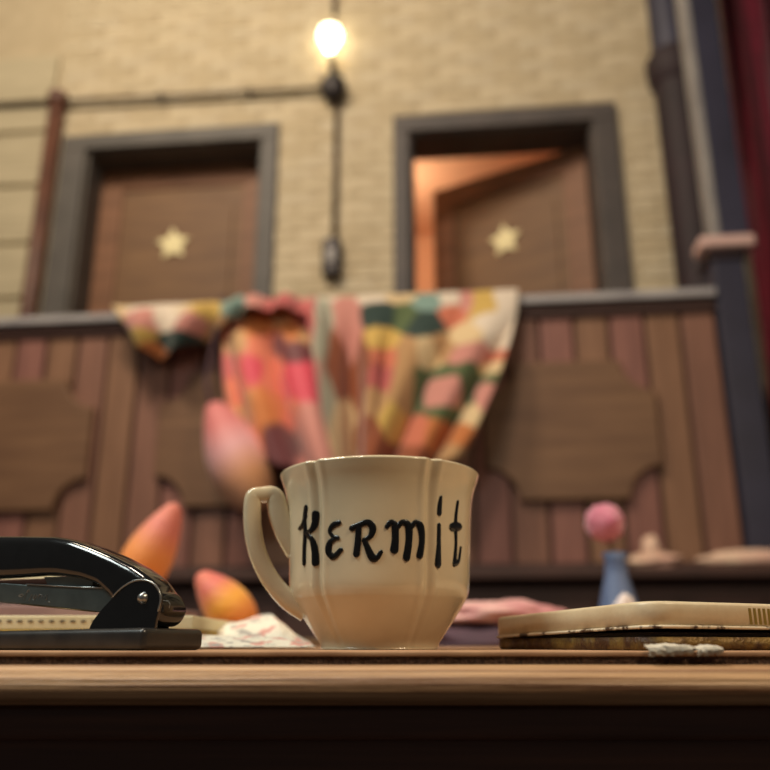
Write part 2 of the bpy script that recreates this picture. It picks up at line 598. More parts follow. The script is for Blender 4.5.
ball(MB(), LO, 0.072, 1, 0.7, 1.15).build('junction_box', M_IRON, lamp, smooth=True, origin=LO)
MB().tube([pt(333, 78), pt(331, 54)], 0.018, 10).build('lamp_socket', M_IRON, lamp, smooth=True, origin=LO)
bc = pt(330, 38)
M_BULB = mat('glowing_bulb_glass', (1, .9, .6), 0.3, emit=(1.0, 0.88, 0.60), estr=7)
bprof = [(0.022, -0.085), (0.03, -0.06), (0.055, -0.02), (0.064, 0.015), (0.055, 0.05), (0.03, 0.072), (0, 0.08)]
bb = MB().lathe([(r, z) for r, z in bprof], 20)
bb.v = [(bc[0] + x, bc[1] + y, bc[2] + z) for x, y, z in bb.v]
bb.build('light_bulb', M_BULB, lamp, smooth=True, origin=LO)['label'] = 'glowing clear light bulb'
MB().tube([pt(334, 14, WLY - .03), pt(336, -40, WLY - .03)], 0.012, 8).build('conduit', M_CONDUIT, lamp, smooth=True, origin=LO)
MB().tube([pt(337, 96, WLY - .03), pt(334, 246, WLY - .03)], 0.013, 8).build('conduit', M_CONDUIT, lamp, smooth=True, origin=LO)
MB().tube([pt(-60, 108.5, WLY - .045), pt(330, 88, WLY - .045)], 0.014, 8).build('conduit', M_CONDUIT, lamp, smooth=True, origin=LO)
for q in ((160, 96), (250, 92)):
    c = pt(*q, WLY - .045)
    ball(MB(), c, 0.022).build('conduit_clip', M_IRON, lamp, smooth=True, origin=LO)
sx_, sz_ = P(332, 259, WLY - .04)
sw = MB().box(sx_ - .048, sx_ + .048, WLY - .075, WLY - .008, sz_ - .10, sz_ + .11).build('switch_box', M_IRON, lamp, bevel=0.02, origin=LO)
MB().box(sx_ - .025, sx_ + .025, WLY - .083, WLY - .07, sz_ - .03, sz_ + .04).build('switch_plate', M_GREYTRIM, sw, bevel=0.005, origin=LO)

# brown pipe left of the first door
a, b = pt(52, 96, WLY - .06), pt(30, 360, WLY - .06)
px = (a[0] + P(38, 290, WLY - .06)[0]) / 2
bp = empty('wall_pipe', (px, WLY - .06, 0), STAGE)
tag(bp, 'brown vertical pipe on the wall left of the closed door', 'pipe')
MB().tube([(px, WLY - .06, BALC_Z), (px, WLY - .06, a[2])], 0.042, 14).build('pipe', M_PIPE_BROWN, bp, smooth=True, origin=(px, WLY - .06, 0))
for z in (a[2] - .02, BALC_Z + .3):
    MB().lathe([(0, z - .03), (.054, z - .03), (.054, z + .03), (0, z + .03)], 16, px, WLY - .06).build('pipe_collar', M_PIPE_BROWN, bp, bevel=.004, origin=(px, WLY - .06, 0))

# dark drain pipe right of the second door
DLY = WLY - 0.16
dx = P(691, 200, DLY)[0]
dz = P(678, 66, DLY)[1]
dp = empty('drain_pipe', (dx, DLY, BALC_Z), STAGE)
tag(dp, 'thick dark plum drain pipe with a bell collar beside the blue post', 'pipe')
DO = (dx, DLY, BALC_Z)
MB().lathe([(.108, BALC_Z), (.108, dz)], 24, dx, DLY).build('pipe', M_DRAIN, dp, smooth=True, origin=DO)
MB().lathe([(.098, dz), (.098, WTOP)], 24, dx, DLY).build('upper_pipe', M_BLUE, dp, smooth=True, origin=DO)
MB().lathe([(.108, dz - .13), (.128, dz - .10), (.14, dz - .04), (.14, dz + .02), (.125, dz + .05), (.098, dz + .06)], 24, dx, DLY).build('pipe_collar', M_DRAIN, dp, smooth=True, origin=DO)

# ================================================================== BALCONY RAILING
rx1 = P(730, 400, -.06)[0] - .002
rx0 = -2.6
RO = (0, 0, LEDGE_Z)
rail = empty('balcony_railing', RO, STAGE)
tag(rail, 'brown boarded balcony railing with scalloped plaques and slate-grey top rail', 'railing')
MB().box(rx0, rx1, -.075, .085, RAIL_Z - .035, RAIL_Z).build('top_rail', M_RAILTOP, rail, bevel=.006, origin=RO)
MB().box(rx0, rx1, -.045, .055, RAIL_Z - .085, RAIL_Z - .035).build('rail_moulding', M_BASE, rail, bevel=.006, origin=RO)
MB().box(rx0, rx1, -.008, .03, LEDGE_Z, RAIL_Z - .085).build('backing_panel', M_BASE, rail, origin=RO)
bw = P(684, 340, 0)[0] - P(648, 340, 0)[0]
x = rx1 - .004
i = 0
while x > rx0:
    d = -.026 - random.uniform(0, .004)
    MB().box(x - bw + .011, x - .004, d, -.006, LEDGE_Z + .03, RAIL_Z - .085).build('board', M_BOARD[(i * 7 + i // 3) % 3], rail, bevel=.005, origin=RO)
    x -= bw
    i += 1
for (xa, xb, ya, yb, ref) in ((484, 658, 363, 501, 570), (160, 420, 372, 506, 290), (-160, 94, 382, 512, 20)):
    x0, x1 = P(xa, 430, -.03)[0], P(xb, 430, -.03)[0]
    z1, z0 = P(ref, ya, -.03)[1], P(ref, yb, -.03)[1]
    pq = MB().prism_y(scallop(x0, x1, z0, z1, .125), -.06, -.008).build('plaque', M_PLAQUE, rail, bevel=.007, origin=RO)
    e = .03
MB().box(rx0, rx1, -.05, -.006, LEDGE_Z, LEDGE_Z + .03).build('bottom_moulding', M_BASE, rail, bevel=.006, origin=RO)

# ledge and dark base under the balcony
base = empty('balcony_base', (0, 0, 0), STAGE)
tag(base, 'dark wooden base wall and ledge carrying the balcony railing', 'wall base', kind='structure')
MB().box(rx0, 3.0, -.20, .02, LEDGE_Z - .035, LEDGE_Z).build('ledge', M_BASE, base, bevel=.006)
MB().box(rx0, 3.0, -.12, .02, 0, LEDGE_Z - .035).build('base_panel', M_BASE, base)
x = rx0
while x < 3.0:
    MB().box(x + .006, x + .27, -.135, -.118, 0.05, LEDGE_Z - .10).build('base_board', M_BASE, base, bevel=.004)
    x += .28

# ---- corner post
ax0, ax1 = P(730, 400, -.06)[0], P(764, 400, -.06)[0]
capz = P(735, 238, -.10)[1]
PO = ((ax0 + ax1) / 2, -.0, LEDGE_Z)
post = empty('corner_post', PO, STAGE)
tag(post, 'dark blue square post with a pale pink cap at the railing end', 'post')
pw = (ax1 - ax0) / 2
pc = PO[0]
MB().box(pc - pw, pc + pw, -.06, .10, LEDGE_Z, capz - .03).build('lower_post', M_BLUE, post, bevel=.006, origin=PO)
MB().box(pc - pw - .012, pc + pw + .012, -.072, .11, capz - .075, capz - .03).build('neck_moulding', M_DRAIN, post, bevel=.012, origin=PO)
MB().box(pc - pw - .045, pc + pw + .045, -.095, .03, capz - .03, capz + .022).build('post_cap', M_PINKCAP, post, bevel=.012, origin=PO)
up0, up1 = P(709, 150, -.05)[0], P(738, 150, -.05)[0]
MB().box(up0, up1, -.05, .09, capz + .022, WTOP).build('upper_post', M_BLUE, post, bevel=.006, origin=PO)
MB().box(up0 - .034, up0, -.056, .04, capz + .022, WTOP).build('edge_trim', M_GREYTRIM, post, bevel=.004, origin=PO)

# ---- crimson curtain beyond the post
rows = []
cx0 = P(744, 150, .30)[0]
for z in [0.02 + (WTOP - .04) * k / 30 for k in range(31)]:
    row = []
    for k in range(91):
        u = k / 90
        lx = cx0 + u * 1.5
        ly = .34 + .07 * math.sin(u * 46 + .6 * math.sin(z * .9)) + .02 * math.sin(u * 101 + z)
        row.append((lx, ly, z))
    rows.append(row)
cur = MB().grid(rows).build('stage_curtain', M_CURT, smooth=True, matrix=STAGE, origin=(cx0, .34, 0))
sm = cur.modifiers.new('thickness', 'SOLIDIFY')
sm.thickness = .006
tag(cur, 'crimson velvet stage curtain in deep folds right of the blue post', 'curtain')

# ================================================================== QUILT AND SCARF ON THE RAIL


def seed_colour(seeds, x, y, sharp=3.0):
    best = []
    for sx, sy, c, wx, wy in seeds:
        d = math.hypot((x - sx) / wx, (y - sy) / wy)
        best.append((d, c))
    best.sort(key=lambda t: t[0])
    (d0, c0), (d1_, c1) = best[0], best[1]
    k = max(0.0, min(1.0, 0.5 - (d1_ - d0) * sharp))
    return tuple(a * (1 - k) + b * k for a, b in zip(c0, c1))


def cloth(name, cols, rows_n, top_fn, bot_fn, off_fn, colour_fn, m, back_len=.12, ly0=-.085, curve=1.0):
    """cloth over the rail: s runs along the rail, t from behind the rail, over it, then down the front"""
    vs, cols_ = [], []
    nb = 7
    for j in range(rows_n + nb):
        row = []
        for i in range(cols + 1):
            s = i / cols
            tx, ty = top_fn(s)
            bx, by = bot_fn(s)
            if j < nb:
                k = j / nb
                X, Y = tx, ty
                lx, z = P(tx, ty, ly0)
                zt = RAIL_Z + .012
                w = off_fn(s, 0) * .3
                if k < .4:
                    p = (lx, .105 , zt - back_len * (1 - k / .4))
                else:
                    kk = (k - .4) / .6
                    p = (lx, .105 + (ly0 - .105) * kk, zt + (.008 + .5 * abs(w)) * math.sin(math.pi * min(1, kk * .8)) + .004 * mnoise.noise(Vector((s * 30, kk * 2, 1))))
            else:
                t = (j - nb) / (rows_n - 1)
                X = tx + (bx - tx) * t ** curve
                Y = ty + (by - ty) * t
                o = off_fn(s, t)
                lx, z = P(X, Y, ly0)
                z0 = P(tx, ty, ly0)[1]
                z = z + (RAIL_Z + .012 - z0) * (1 - t)
                p = (lx, ly0 - o * min(1, t * 3 + .15), z)
            row.append(p)
            c = colour_fn(X, Y)
            cols_.append(c)
        vs.append(row)
    o = MB().grid(vs).build(name, m, smooth=True, matrix=STAGE, origin=(P(300, 300, ly0)[0], ly0, RAIL_Z))
    at = o.data.color_attributes.new('dye', 'FLOAT_COLOR', 'POINT')
    for k, c in enumerate(cols_):
        at.data[k].color = (*c, 1)
    so = o.modifiers.new('thickness', 'SOLIDIFY')
    so.thickness = .008
    return o


q = lambda *a: srgb(*a)
DYES_AND_SHADE = [(222, 194, 148), (226, 210, 190), (206, 140, 128), (186, 92, 90), (194, 116, 60), (184, 142, 96), (84, 100, 60), (34, 56, 50),
        (128, 156, 146), (206, 170, 88), (96, 44, 48), (206, 116, 88), (198, 66, 84), (148, 78, 44)]
CREAM, WHITE, PINK, ROSE, ORANGE, TAN, GREEN, DKGRN, TEAL, YEL, FOLD_SHADE, CORAL, HOT, RUST = [q(*d) for d in DYES_AND_SHADE]  # the dark plum tone is shade painted between the scarf's folds
SAGE = q(176, 176, 154)
seeds = [
    (125, 306, CREAM, 10, 14), (146, 308, WHITE, 14, 9), (172, 305, WHITE, 14, 8), (150, 328, PINK, 14, 10), (130, 335, CREAM, 10, 12), (150, 348, YEL, 12, 10),
    (195, 312, CREAM, 12, 10), (182, 326, WHITE, 16, 8), (160, 356, ORANGE, 14, 8), (215, 312, YEL, 14, 12), (200, 332, PINK, 12, 8), (185, 350, DKGRN, 18, 7), (240, 304, TEAL, 14, 16),
    (225, 340, TAN, 12, 12), (262, 302, PINK, 12, 12), (285, 305, ROSE, 12, 20), (305, 300, PINK, 14, 10), (305, 325, ROSE, 10, 18), (212, 372, YEL, 12, 10), (202, 392, GREEN, 8, 14), (215, 405, RUST, 10, 14),
    (325, 312, SAGE, 7, 26), (330, 295, WHITE, 14, 6), (345, 300, PINK, 12, 14), (350, 330, PINK, 10, 26), (340, 370, RUST, 8, 30), (324, 350, SAGE, 6, 20), (332, 410, SAGE, 6, 24), (318, 335, ROSE, 5, 30), (318, 400, PINK, 8, 30), (345, 440, CREAM, 8, 30),
    (372, 296, WHITE, 16, 6), (380, 315, DKGRN, 14, 12), (405, 318, GREEN, 10, 14), (425, 330, DKGRN, 16, 12), (400, 296, CREAM, 16, 6), (430, 302, TEAL, 16, 8), (448, 300, WHITE, 12, 8),
    (385, 345, YEL, 14, 12), (365, 375, RUST, 10, 26), (388, 362, CORAL, 12, 12), (384, 385, ROSE, 12, 14), (380, 410, TAN, 10, 16), (370, 440, RUST, 14, 14), (395, 430, YEL, 10, 14), (405, 395, TAN, 9, 20), (408, 360, TAN, 9, 14),
    (452, 316, CORAL, 10, 12), (468, 300, PINK, 8, 12), (482, 300, YEL, 12, 18), (505, 296, WHITE, 12, 10), (510, 315, WHITE, 10, 12), (488, 325, WHITE, 10, 8), (442, 350, TAN, 12, 12), (462, 340, CREAM, 12, 10), (430, 358, CREAM, 10, 14),
    (500, 342, WHITE, 10, 12), (470, 362, PINK, 14, 8), (500, 364, CORAL, 12, 6), (495, 375, CREAM, 12, 8), (438, 380, GREEN, 18, 5), (420, 400, GREEN, 6, 18), (443, 400, PINK, 14, 14), (470, 395, GREEN, 7, 24), (492, 388, GREEN, 14, 5),
    (450, 423, GREEN, 18, 6), (485, 405, PINK, 9, 14), (418, 440, CORAL, 14, 14), (440, 445, ORANGE, 14, 14), (470, 425, CREAM, 9, 14), (465, 445, ORANGE, 10, 14), (400, 470, RUST, 30, 14), (455, 468, TAN, 20, 12)]
QB = [(118, (138, 335)), (138, (149, 356)), (165, (166, 364)), (205, (203, 350)), (228, (230, 334)), (250, (252, 324)), (285, (286, 322)), (312, (312, 326)), (322, (326, 400)), (332, (340, 470)), (365, (365, 482)), (400, (385, 484)), (460, (425, 482)), (518, (462, 466))]


def qtop(s):
    x = 122 + 396 * s
    return x, 302 - 11 * s


def qbot(s):
    x = 118 + 400 * s
    return lerp_list([(a, b[0]) for a, b in QB], x), lerp_list([(a, b[1]) for a, b in QB], x)


def qoff(s, t):
    x = 118 + 400 * s
    yy = 300 + 170 * t
    if x < 250:
        f = .5 + .5 * math.sin(x * .13 - .3 + 2.4 * t)
        return .05 + .07 * f * (.5 + .5 * t) + .05 * math.sin(math.pi * t)
    if x < 325:
        return .085 + .03 * math.sin(x * .2) + .06 * t
    d = x + (.35 * (yy - 300) if x > 380 else -.05 * (yy - 300))
    f = abs(math.sin(d * .052 + .9)) ** .8
    g = .5 + .5 * math.sin(d * .19)
    valley = .12 * math.exp(-((x - 354) / 12) ** 2) * min(1, t * 1.6)
    return max(.004, .02 + .13 * f * (.25 + .75 * t) + .02 * g * t - valley + .03 * t)


quilt = cloth('patchwork_quilt', 200, 90, qtop, qbot, qoff, lambda x, y: seed_colour(seeds, x, y), vcol_mat('patchwork_cotton'), curve=1.7)
tag(quilt, 'patchwork quilt in cream, green and orange draped over the balcony rail', 'quilt')

sseeds = [(232, 330, CORAL, 12, 12), (240, 350, TAN, 10, 14), (233, 372, ROSE, 12, 14), (245, 395, CORAL, 14, 16), (262, 330, ORANGE, 12, 14), (270, 352, CORAL, 10, 14), (285, 350, FOLD_SHADE, 12, 10), (305, 362, FOLD_SHADE, 14, 10),
          (262, 385, HOT, 10, 12), (280, 385, CORAL, 10, 18), (278, 420, ORANGE, 14, 16), (300, 395, HOT, 12, 14), (322, 385, HOT, 12, 12), (318, 405, HOT, 12, 14), (300, 425, CORAL, 12, 14), (320, 430, PINK, 14, 14),
          (258, 425, TAN, 12, 14), (295, 340, ORANGE, 10, 14), (312, 345, TAN, 10, 10), (290, 450, FOLD_SHADE, 10, 14), (330, 455, PINK, 14, 14), (262, 455, ORANGE, 12, 14), (310, 320, ROSE, 14, 16), (250, 315, TAN, 14, 10), (285, 318, TAN, 12, 10)]


def stop_(s):
    return 224 + 108 * s, 303 - 3 * s


def sbot(s):
    return 240 + 114 * s, 440 + 38 * min(1, s * 2.2)


def soff(s, t):
    d = s * 7.4 + .2 - 1.9 * t
    f = abs(math.sin(d)) ** .6
    edge = min(1, s * 6, (1 - s) * 6)
    return .012 + (.17 * f * (.2 + .8 * min(1, t * 1.5)) + .04 * t) * (.3 + .7 * edge)


SF = 1.35
scarf = cloth('floral_scarf', 110, 70, stop_, sbot, soff, lambda x, y: tuple(min(.85, v * SF) for v in seed_colour(sseeds, x, y, 1.1)), vcol_mat('floral_satin', .6), ly0=-.088, curve=2.2)
tag(scarf, 'bunched coral and hot pink floral scarf hanging over the quilt', 'scarf')


# padded silk petals: one big pale bud hanging by the scarf, two orange buds standing behind the stapler
def bud_mesh(base, tip, rad, c_tip, c_mid, c_base, sway=0.0, n=22, rings=26):
    base, tip = Vector(base), Vector(tip)
    ax = tip - base
    L = ax.length
    t = ax.normalized()
    u = t.orthogonal().normalized()
    w = t.cross(u)
    vs, fs, cs = [], [], []
    for j in range(rings + 1):
        k = j / rings
        r = rad * (math.sin(math.pi * min(1, (k * .93 + .03))) ** .62) * (1.12 - .45 * k)
        if j in (0, rings):
            r = rad * .02
        for i in range(n):
            a = 2 * math.pi * i / n
            rr = r * (1 + .05 * math.cos(3 * a + k))
            vs.append(base + t * (L * k) + u * (rr * math.cos(a)) + w * (rr * math.sin(a)))
            m = min(1, max(0, (k - .25) / .5)) + .12 * mnoise.noise(Vector((a * .7, k * 3, rad * 50)))
            m = min(1, max(0, m))
            if m < .5:
                c = [p + (q_ - p) * m * 2 for p, q_ in zip(c_base, c_mid)]
            else:
                c = [p + (q_ - p) * (m - .5) * 2 for p, q_ in zip(c_mid, c_tip)]
            cs.append(c)
    for j in range(rings):
        for i in range(n):
            l = (i + 1) % n
            fs.append((j * n + i, j * n + l, (j + 1) * n + l, (j + 1) * n + i))
    return vs, fs, cs


M_SILK = vcol_mat('petal_silk', .55, 200, .2)


def bud(name, root, base, tip, rad, c_tip, c_mid, c_base, origin, part='petal'):
    vs, fs, cs = bud_mesh(base, tip, rad, c_tip, c_mid, c_base)
    o = MB().add(vs, fs).build(part, M_SILK, root, smooth=True, origin=origin)
    at = o.data.color_attributes.new('dye', 'FLOAT_COLOR', 'POINT')
    for k, c in enumerate(cs):
        at.data[k].color = (*c, 1)
    return o


# hanging bud (stage-local)
HL = -.26
h0 = pt(214, 404, HL)
HO = (h0[0], HL, h0[2])
hb = empty('hanging_silk_bud', HO, STAGE)
tag(hb, 'large pale pink padded silk bud hanging on a cord beside the scarf', 'ornament')
bud('b', hb, pt(258, 510, HL), pt(212, 402, HL), .122, q(226, 130, 128), q(242, 180, 182), q(242, 172, 120), HO)
MB().tube([pt(212, 410, HL), pt(206, 380, -.22), pt(216, 330, -.17), pt(222, 297, -.10)], .008, 8).build('cord', M_CORD_AND_SHADE, hb, smooth=True, origin=HO)

# ================================================================== DESK
EDGE = 0.283                    # front of the desk, metres from the camera
desk = empty('desk', (0, .7, 0))
tag(desk, 'wooden desk with a rounded oak front edge and dark apron', 'desk')
DO_ = (0, .7, 0)
WT = MAT_Z - .0042              # wood surface under the mat
th_w = .0126
prof = []
for k in range(13):
    a = R(90 + 180 * k / 12)
    prof.append((EDGE + .0075 + .0075 * math.cos(a), WT - th_w / 2 + th_w / 2 * math.sin(a)))
nb = MB()
pts = prof + [(EDGE + .035, WT - th_w), (EDGE + .035, WT)]
n = len(pts)
XW = 1.0
vs = [(-XW, y, z) for y, z in pts] + [(XW, y, z) for y, z in pts]
fs = [tuple(range(n)), tuple(range(2 * n - 1, n - 1, -1))] + [(i, i + n, (i + 1) % n + n, (i + 1) % n) for i in range(n)]
nb.add(vs, [tuple(reversed(f)) for f in fs])
e_ = nb.build('edge_moulding', M_DESK, desk, smooth=False, origin=DO_)
for p in e_.data.polygons:
    p.use_smooth = len(p.vertices) == 4
MB().box(-XW, XW, EDGE + .035, 1.15, WT - .022, WT).build('desk_top', M_DESK, desk, origin=DO_)
MB().box(-XW + .02, XW - .02, EDGE + .012, EDGE + .032, WT - .024, WT - th_w).build('under_moulding', M_APRON, desk, bevel=.002, origin=DO_)
MB().box(-XW + .02, XW - .02, EDGE + .018, EDGE + .04, WT - .16, WT - .024).build('apron', M_APRON, desk, origin=DO_)
MB().box(-XW + .02, XW - .02, 1.10, 1.12, WT - .16, WT - .022).build('apron', M_APRON, desk, origin=DO_)
for sx in (-1, 1):
    for yy in (EDGE + .06, 1.09):
        MB().box(sx * (XW - .05) - .03, sx * (XW - .05) + .03, yy - .03, yy + .03, 0, WT - .022).build('leg', M_APRON, desk, bevel=.004, origin=DO_)

mt = empty('desk_mat', (0, .65, WT))
tag(mt, 'tan writing mat with a dark fibrous edge covering the desk top', 'desk mat')
MO = (0, .65, WT)
# ragged fibre core and a thin smooth face on top
core = []
zs = [WT + .0001, WT + .0012, WT + .0026]
front = []
NX = 700
for z in zs:
    front.append([(-.9 + 1.8 * k / NX, EDGE + .0075 + .0005 * mnoise.noise(Vector((k * .9, z * 3000, 0))) + .0003 * mnoise.noise(Vector((k * .13, z * 900, 5))), z) for k in range(NX + 1)])
front.append([(p[0], 1.10, WT + .0026) for p in front[-1]])
front.insert(0, [(p[0], 1.10, WT + .0001) for p in front[0]])
MB().grid(front).build('fibre_core', M_MATEDGE, mt, origin=MO)
MB().box(-.9, .9, EDGE + .0068, 1.10, WT + .0026, MAT_Z).build('mat_face', M_MAT, mt, bevel=.0004, origin=MO)


# ================================================================== MUG
MD = .400                       # distance of the mug's axis
mug_x = at_y(379.5, 560, MD).x
MUGO = (mug_x, MD, MAT_Z)
mug = empty('mug', MUGO)
tag(mug, 'cream glazed fluted mug with black hand-painted lettering on the desk mat', 'mug')
edge_px = [(644, 58.5), (637, 60.5), (626, 67.6), (609, 78.5), (598, 85), (592, 88), (582, 90), (560, 90.5), (530, 91), (505, 91.8), (490, 94), (480, 97), (473, 99)]
PROF = []
for yy, hw in edge_px:
    p = at_y(379.5, yy, MD)
    depth = p.y * CP + (p.z - CAM_Z) * SP
    PROF.append((p.z - MAT_Z, hw / F * depth * .994))
z0 = PROF[0][0]
PROF = [((z - z0) * (PROF[-1][0] / (PROF[-1][0] - z0)), r) for z, r in PROF]
PROF = smooth_path([(z * .97, r) for z, r in PROF], 5)
MUG_H = PROF[-1][0]
RIBS = [R(a) for a in (-38, 30, 101, 173, -109)]


def lobes(th_):
    g = 0
    for rb in RIBS:
        d = (th_ - rb + math.pi) % (2 * math.pi) - math.pi
        d = math.degrees(d)
        g += -.030 * math.exp(-(d / 2.0) ** 2) + .013 * math.exp(-((abs(d) - 5.0) / 2.0) ** 2)
    return g


def mug_r(th_, z):
    r = lerp_list(PROF, z)
    zk = z / MUG_H
    amp = min(1, max(.25, (zk - .02) / .3))
    return r * (1 + lobes(th_) * amp)


def mug_pt(th_, z, off=0.0):
    r = mug_r(th_, z) + off
    return (r * math.sin(th_), -r * math.cos(th_), z)


NT = 360
rings = []
outer = [(z, 0) for z, r in PROF]
body = MB()
vs, fs = [], []
prof_full = []
prof_full.append(('c', 0.0025, 0.0))
prof_full.append(('f', 0.0025, .86))
prof_full.append(('f', 0.0, .90))
prof_full.append(('f', 0.0, .985))
for z, r in PROF:
    if z < .0006:
        z = .0006
    prof_full.append(('o', z, 0))
wallt = .0032
prof_full.append(('o', MUG_H + .0008, -wallt * .25))
prof_full.append(('o', MUG_H + .0011, -wallt * .5))
prof_full.append(('o', MUG_H + .0008, -wallt * .75))
for z, r in reversed(PROF):
    if z > .008:
        prof_full.append(('o', z, -wallt))
prof_full.append(('c2', .007, .6))
prof_full.append(('c2', .0065, 0.0))
for kind, z, a in prof_full:
    for i in range(NT):
        t_ = 2 * math.pi * i / NT
        if kind == 'o':
            r = mug_r(t_, min(z, MUG_H)) + a
        elif kind == 'f':
            r = PROF[0][1] * a
        elif kind == 'c':
            r = 1e-5
        else:
            r = PROF[0][1] * a + 1e-5
        vs.append((r * math.sin(t_), -r * math.cos(t_), z))
for j in range(len(prof_full) - 1):
    for i in range(NT):
        l = (i + 1) % NT
        fs.append((j * NT + i, j * NT + l, (j + 1) * NT + l, (j + 1) * NT + i))
body.add(vs, fs).build('cup', M_MUG, mug, smooth=True)

# handle: a rounded bar in the plane at -80 degrees, square ear on top
HA = R(-80)


def hp(px, py):
    p = at_y(px, py, MD - .007)
    return ((mug_x - p.x) / math.sin(-HA), p.z - MAT_Z)


hpath = [hp(298, 552), hp(287, 534), hp(280, 516), hp(277, 504), hp(275, 498), hp(271, 495.6), hp(264, 496), hp(257, 497), hp(254.2, 499.5), hp(253.4, 509), hp(254, 530), hp(258, 552), hp(266, 571), hp(277, 588), hp(290, 601), hp(306, 611)]
hpath = smooth_path(hpath, 5)
hm = MB()
vs, fs = [], []
nn = 20
er = Vector((math.sin(HA), -math.cos(HA), 0))
et = Vector((math.cos(HA), math.sin(HA), 0))
ez = Vector((0, 0, 1))
for i, (r, z) in enumerate(hpath):
    r0, z0_ = hpath[max(i - 1, 0)]
    r1, z1_ = hpath[min(i + 1, len(hpath) - 1)]
    t_ = Vector((r1 - r0, z1_ - z0_)).normalized()
    nrm = er * (-t_.y) + ez * t_.x
    k = i / (len(hpath) - 1)
    thick = lerp_list([(0, .0056), (.15, .0050), (.28, .0042), (.42, .0036), (.5, .0038), (.6, .0042), (.85, .0042), (1, .0050)], k)
    wide = lerp_list([(0, .0065), (.2, .0056), (.45, .0052), (.8, .0052), (1, .0062)], k)
    c = er * r + ez * z
    for q_ in range(nn):
        a = 2 * math.pi * q_ / nn
        ca, sa = math.cos(a), math.sin(a)
        # superellipse section
        e = .6
        x_ = math.copysign(abs(ca) ** e, ca) * thick
        y_ = math.copysign(abs(sa) ** e, sa) * wide
        vs.append(c + nrm * x_ + et * y_)
for i in range(len(hpath) - 1):
    for q_ in range(nn):
        l = (q_ + 1) % nn
        fs.append((i * nn + q_, i * nn + l, (i + 1) * nn + l, (i + 1) * nn + q_))
fs.append(tuple(range(nn)))
fs.append(tuple((len(hpath) - 1) * nn + k for k in range(nn - 1, -1, -1)))
hm.add(vs, fs).build('handle', M_MUG, mug, smooth=True)


# lettering, brushed on the curved side as thin raised paint
def mug_hit(px, py):
    r = ray(px, py)
    o = Vector((0, 0, CAM_Z)) - Vector(MUGO)
    t0 = (MD - .06) / r.y
    t1 = MD / r.y
    for _ in range(160):
        t0 += .0008
        p = o + r * t0
        th_ = math.atan2(p.x, -p.y)
        if math.hypot(p.x, p.y) < mug_r(th_, p.z):
            break
    lo, hi = t0 - .0008, t0
    for _ in range(14):
        m_ = (lo + hi) / 2
        p = o + r * m_
        th_ = math.atan2(p.x, -p.y)
        if math.hypot(p.x, p.y) < mug_r(th_, p.z):
            hi = m_
        else:
            lo = m_
    return th_, p.z


LETTERS = [
    [[(62, 108), (57, 150), (59, 205), (56, 260), (55, 318, 9)], [(38, 186, 6), (50, 172), (60, 140)], [(99, 132, 10), (97, 165), (84, 190), (66, 206, 7)], [(66, 206, 7), (86, 236), (96, 275), (98, 318, 10)]],
    [[(188, 166, 8), (166, 176), (154, 198, 6), (166, 218, 6), (184, 224, 7)], [(176, 226, 6), (155, 242), (150, 275, 10), (168, 296), (196, 270, 7)]],
    [[(240, 186, 9), (262, 176, 8), (298, 164, 9), (318, 182, 10), (312, 214, 8), (284, 234, 6)], [(264, 182, 9), (262, 230, 9), (256, 284, 10)], [(286, 232, 7), (300, 265, 9), (318, 300, 11), (336, 298, 8), (350, 278, 6)]],
    [[(374, 180, 7), (388, 164, 8), (404, 176, 10), (406, 225, 10), (402, 268, 12)], [(408, 190, 7), (432, 164, 8), (456, 178, 11), (458, 232, 10), (449, 298, 11)], [(462, 190, 7), (484, 164, 8), (506, 186, 11), (510, 238, 10), (500, 290, 10)]],
    [[(580, 68, 6), (576, 95, 9), (574, 126, 10)], [(573, 176, 8), (572, 250, 9), (570, 322, 13)]],
    [[(645, 86, 6), (638, 140, 7), (637, 190, 8), (638, 250, 7), (633, 318, 9)], [(632, 322, 9), (648, 312, 7), (656, 262, 5)], [(622, 182, 11), (638, 180, 15), (652, 180, 11)]]]
for L in LETTERS:
    mb = MB()
    for si, st_ in enumerate(L):
        raw = [(a[0], a[1], (a[2] if len(a) > 2 else 9)) for a in st_]
        path = smooth_path(raw, 7)
        hits = []
        for x_, y_, w_ in path:
            th_, z_ = mug_hit(290 + x_ * .2597, 480 + y_ * .2597)
            hits.append((th_, z_, w_ * .2597 / 2090 * 1.30))
        # arc coordinates
        rr = .0435
        P2 = [(h[0] * rr, h[1], h[2]) for h in hits]
        # extend round caps
        seq = []
        def capseq(a, b):
            dx_, dz_ = a[0] - b[0], a[1] - b[1]
            l = math.hypot(dx_, dz_) or 1
            return dx_ / l, dz_ / l
        c0 = capseq(P2[0], P2[1])
        c1_ = capseq(P2[-1], P2[-2])
        for f_, wf in ((.97, .2), (.75, .66), (.4, .92)):
            seq.append((P2[0][0] + c0[0] * P2[0][2] * f_, P2[0][1] + c0[1] * P2[0][2] * f_, P2[0][2] * wf))
        seq += P2
        for f_, wf in ((.4, .92), (.75, .66), (.97, .2)):
            seq.append((P2[-1][0] + c1_[0] * P2[-1][2] * f_, P2[-1][1] + c1_[1] * P2[-1][2] * f_, P2[-1][2] * wf))
        rows = []
        for i, (u_, z_, w_) in enumerate(seq):
            a_ = seq[max(i - 1, 0)]
            b_ = seq[min(i + 1, len(seq) - 1)]
            tx, tz = b_[0] - a_[0], b_[1] - a_[1]
            l = math.hypot(tx, tz) or 1
            nx, nz = -tz / l, tx / l
            row = []
            for f_, off in [(1, -.0001)] + [(.92 - 1.84 * k / 14, .00062 - .0003 * abs(k / 7 - 1) ** 2) for k in range(15)] + [(-1, -.0001)]:
                row.append(mug_pt((u_ + nx * w_ * f_) / rr, z_ + nz * w_ * f_, off + si * .00002))
            rows.append(row)
        mb.grid(rows)
    o = mb.build('letter', M_INK, mug, smooth=True)
    o['label'] = 'black painted letter'

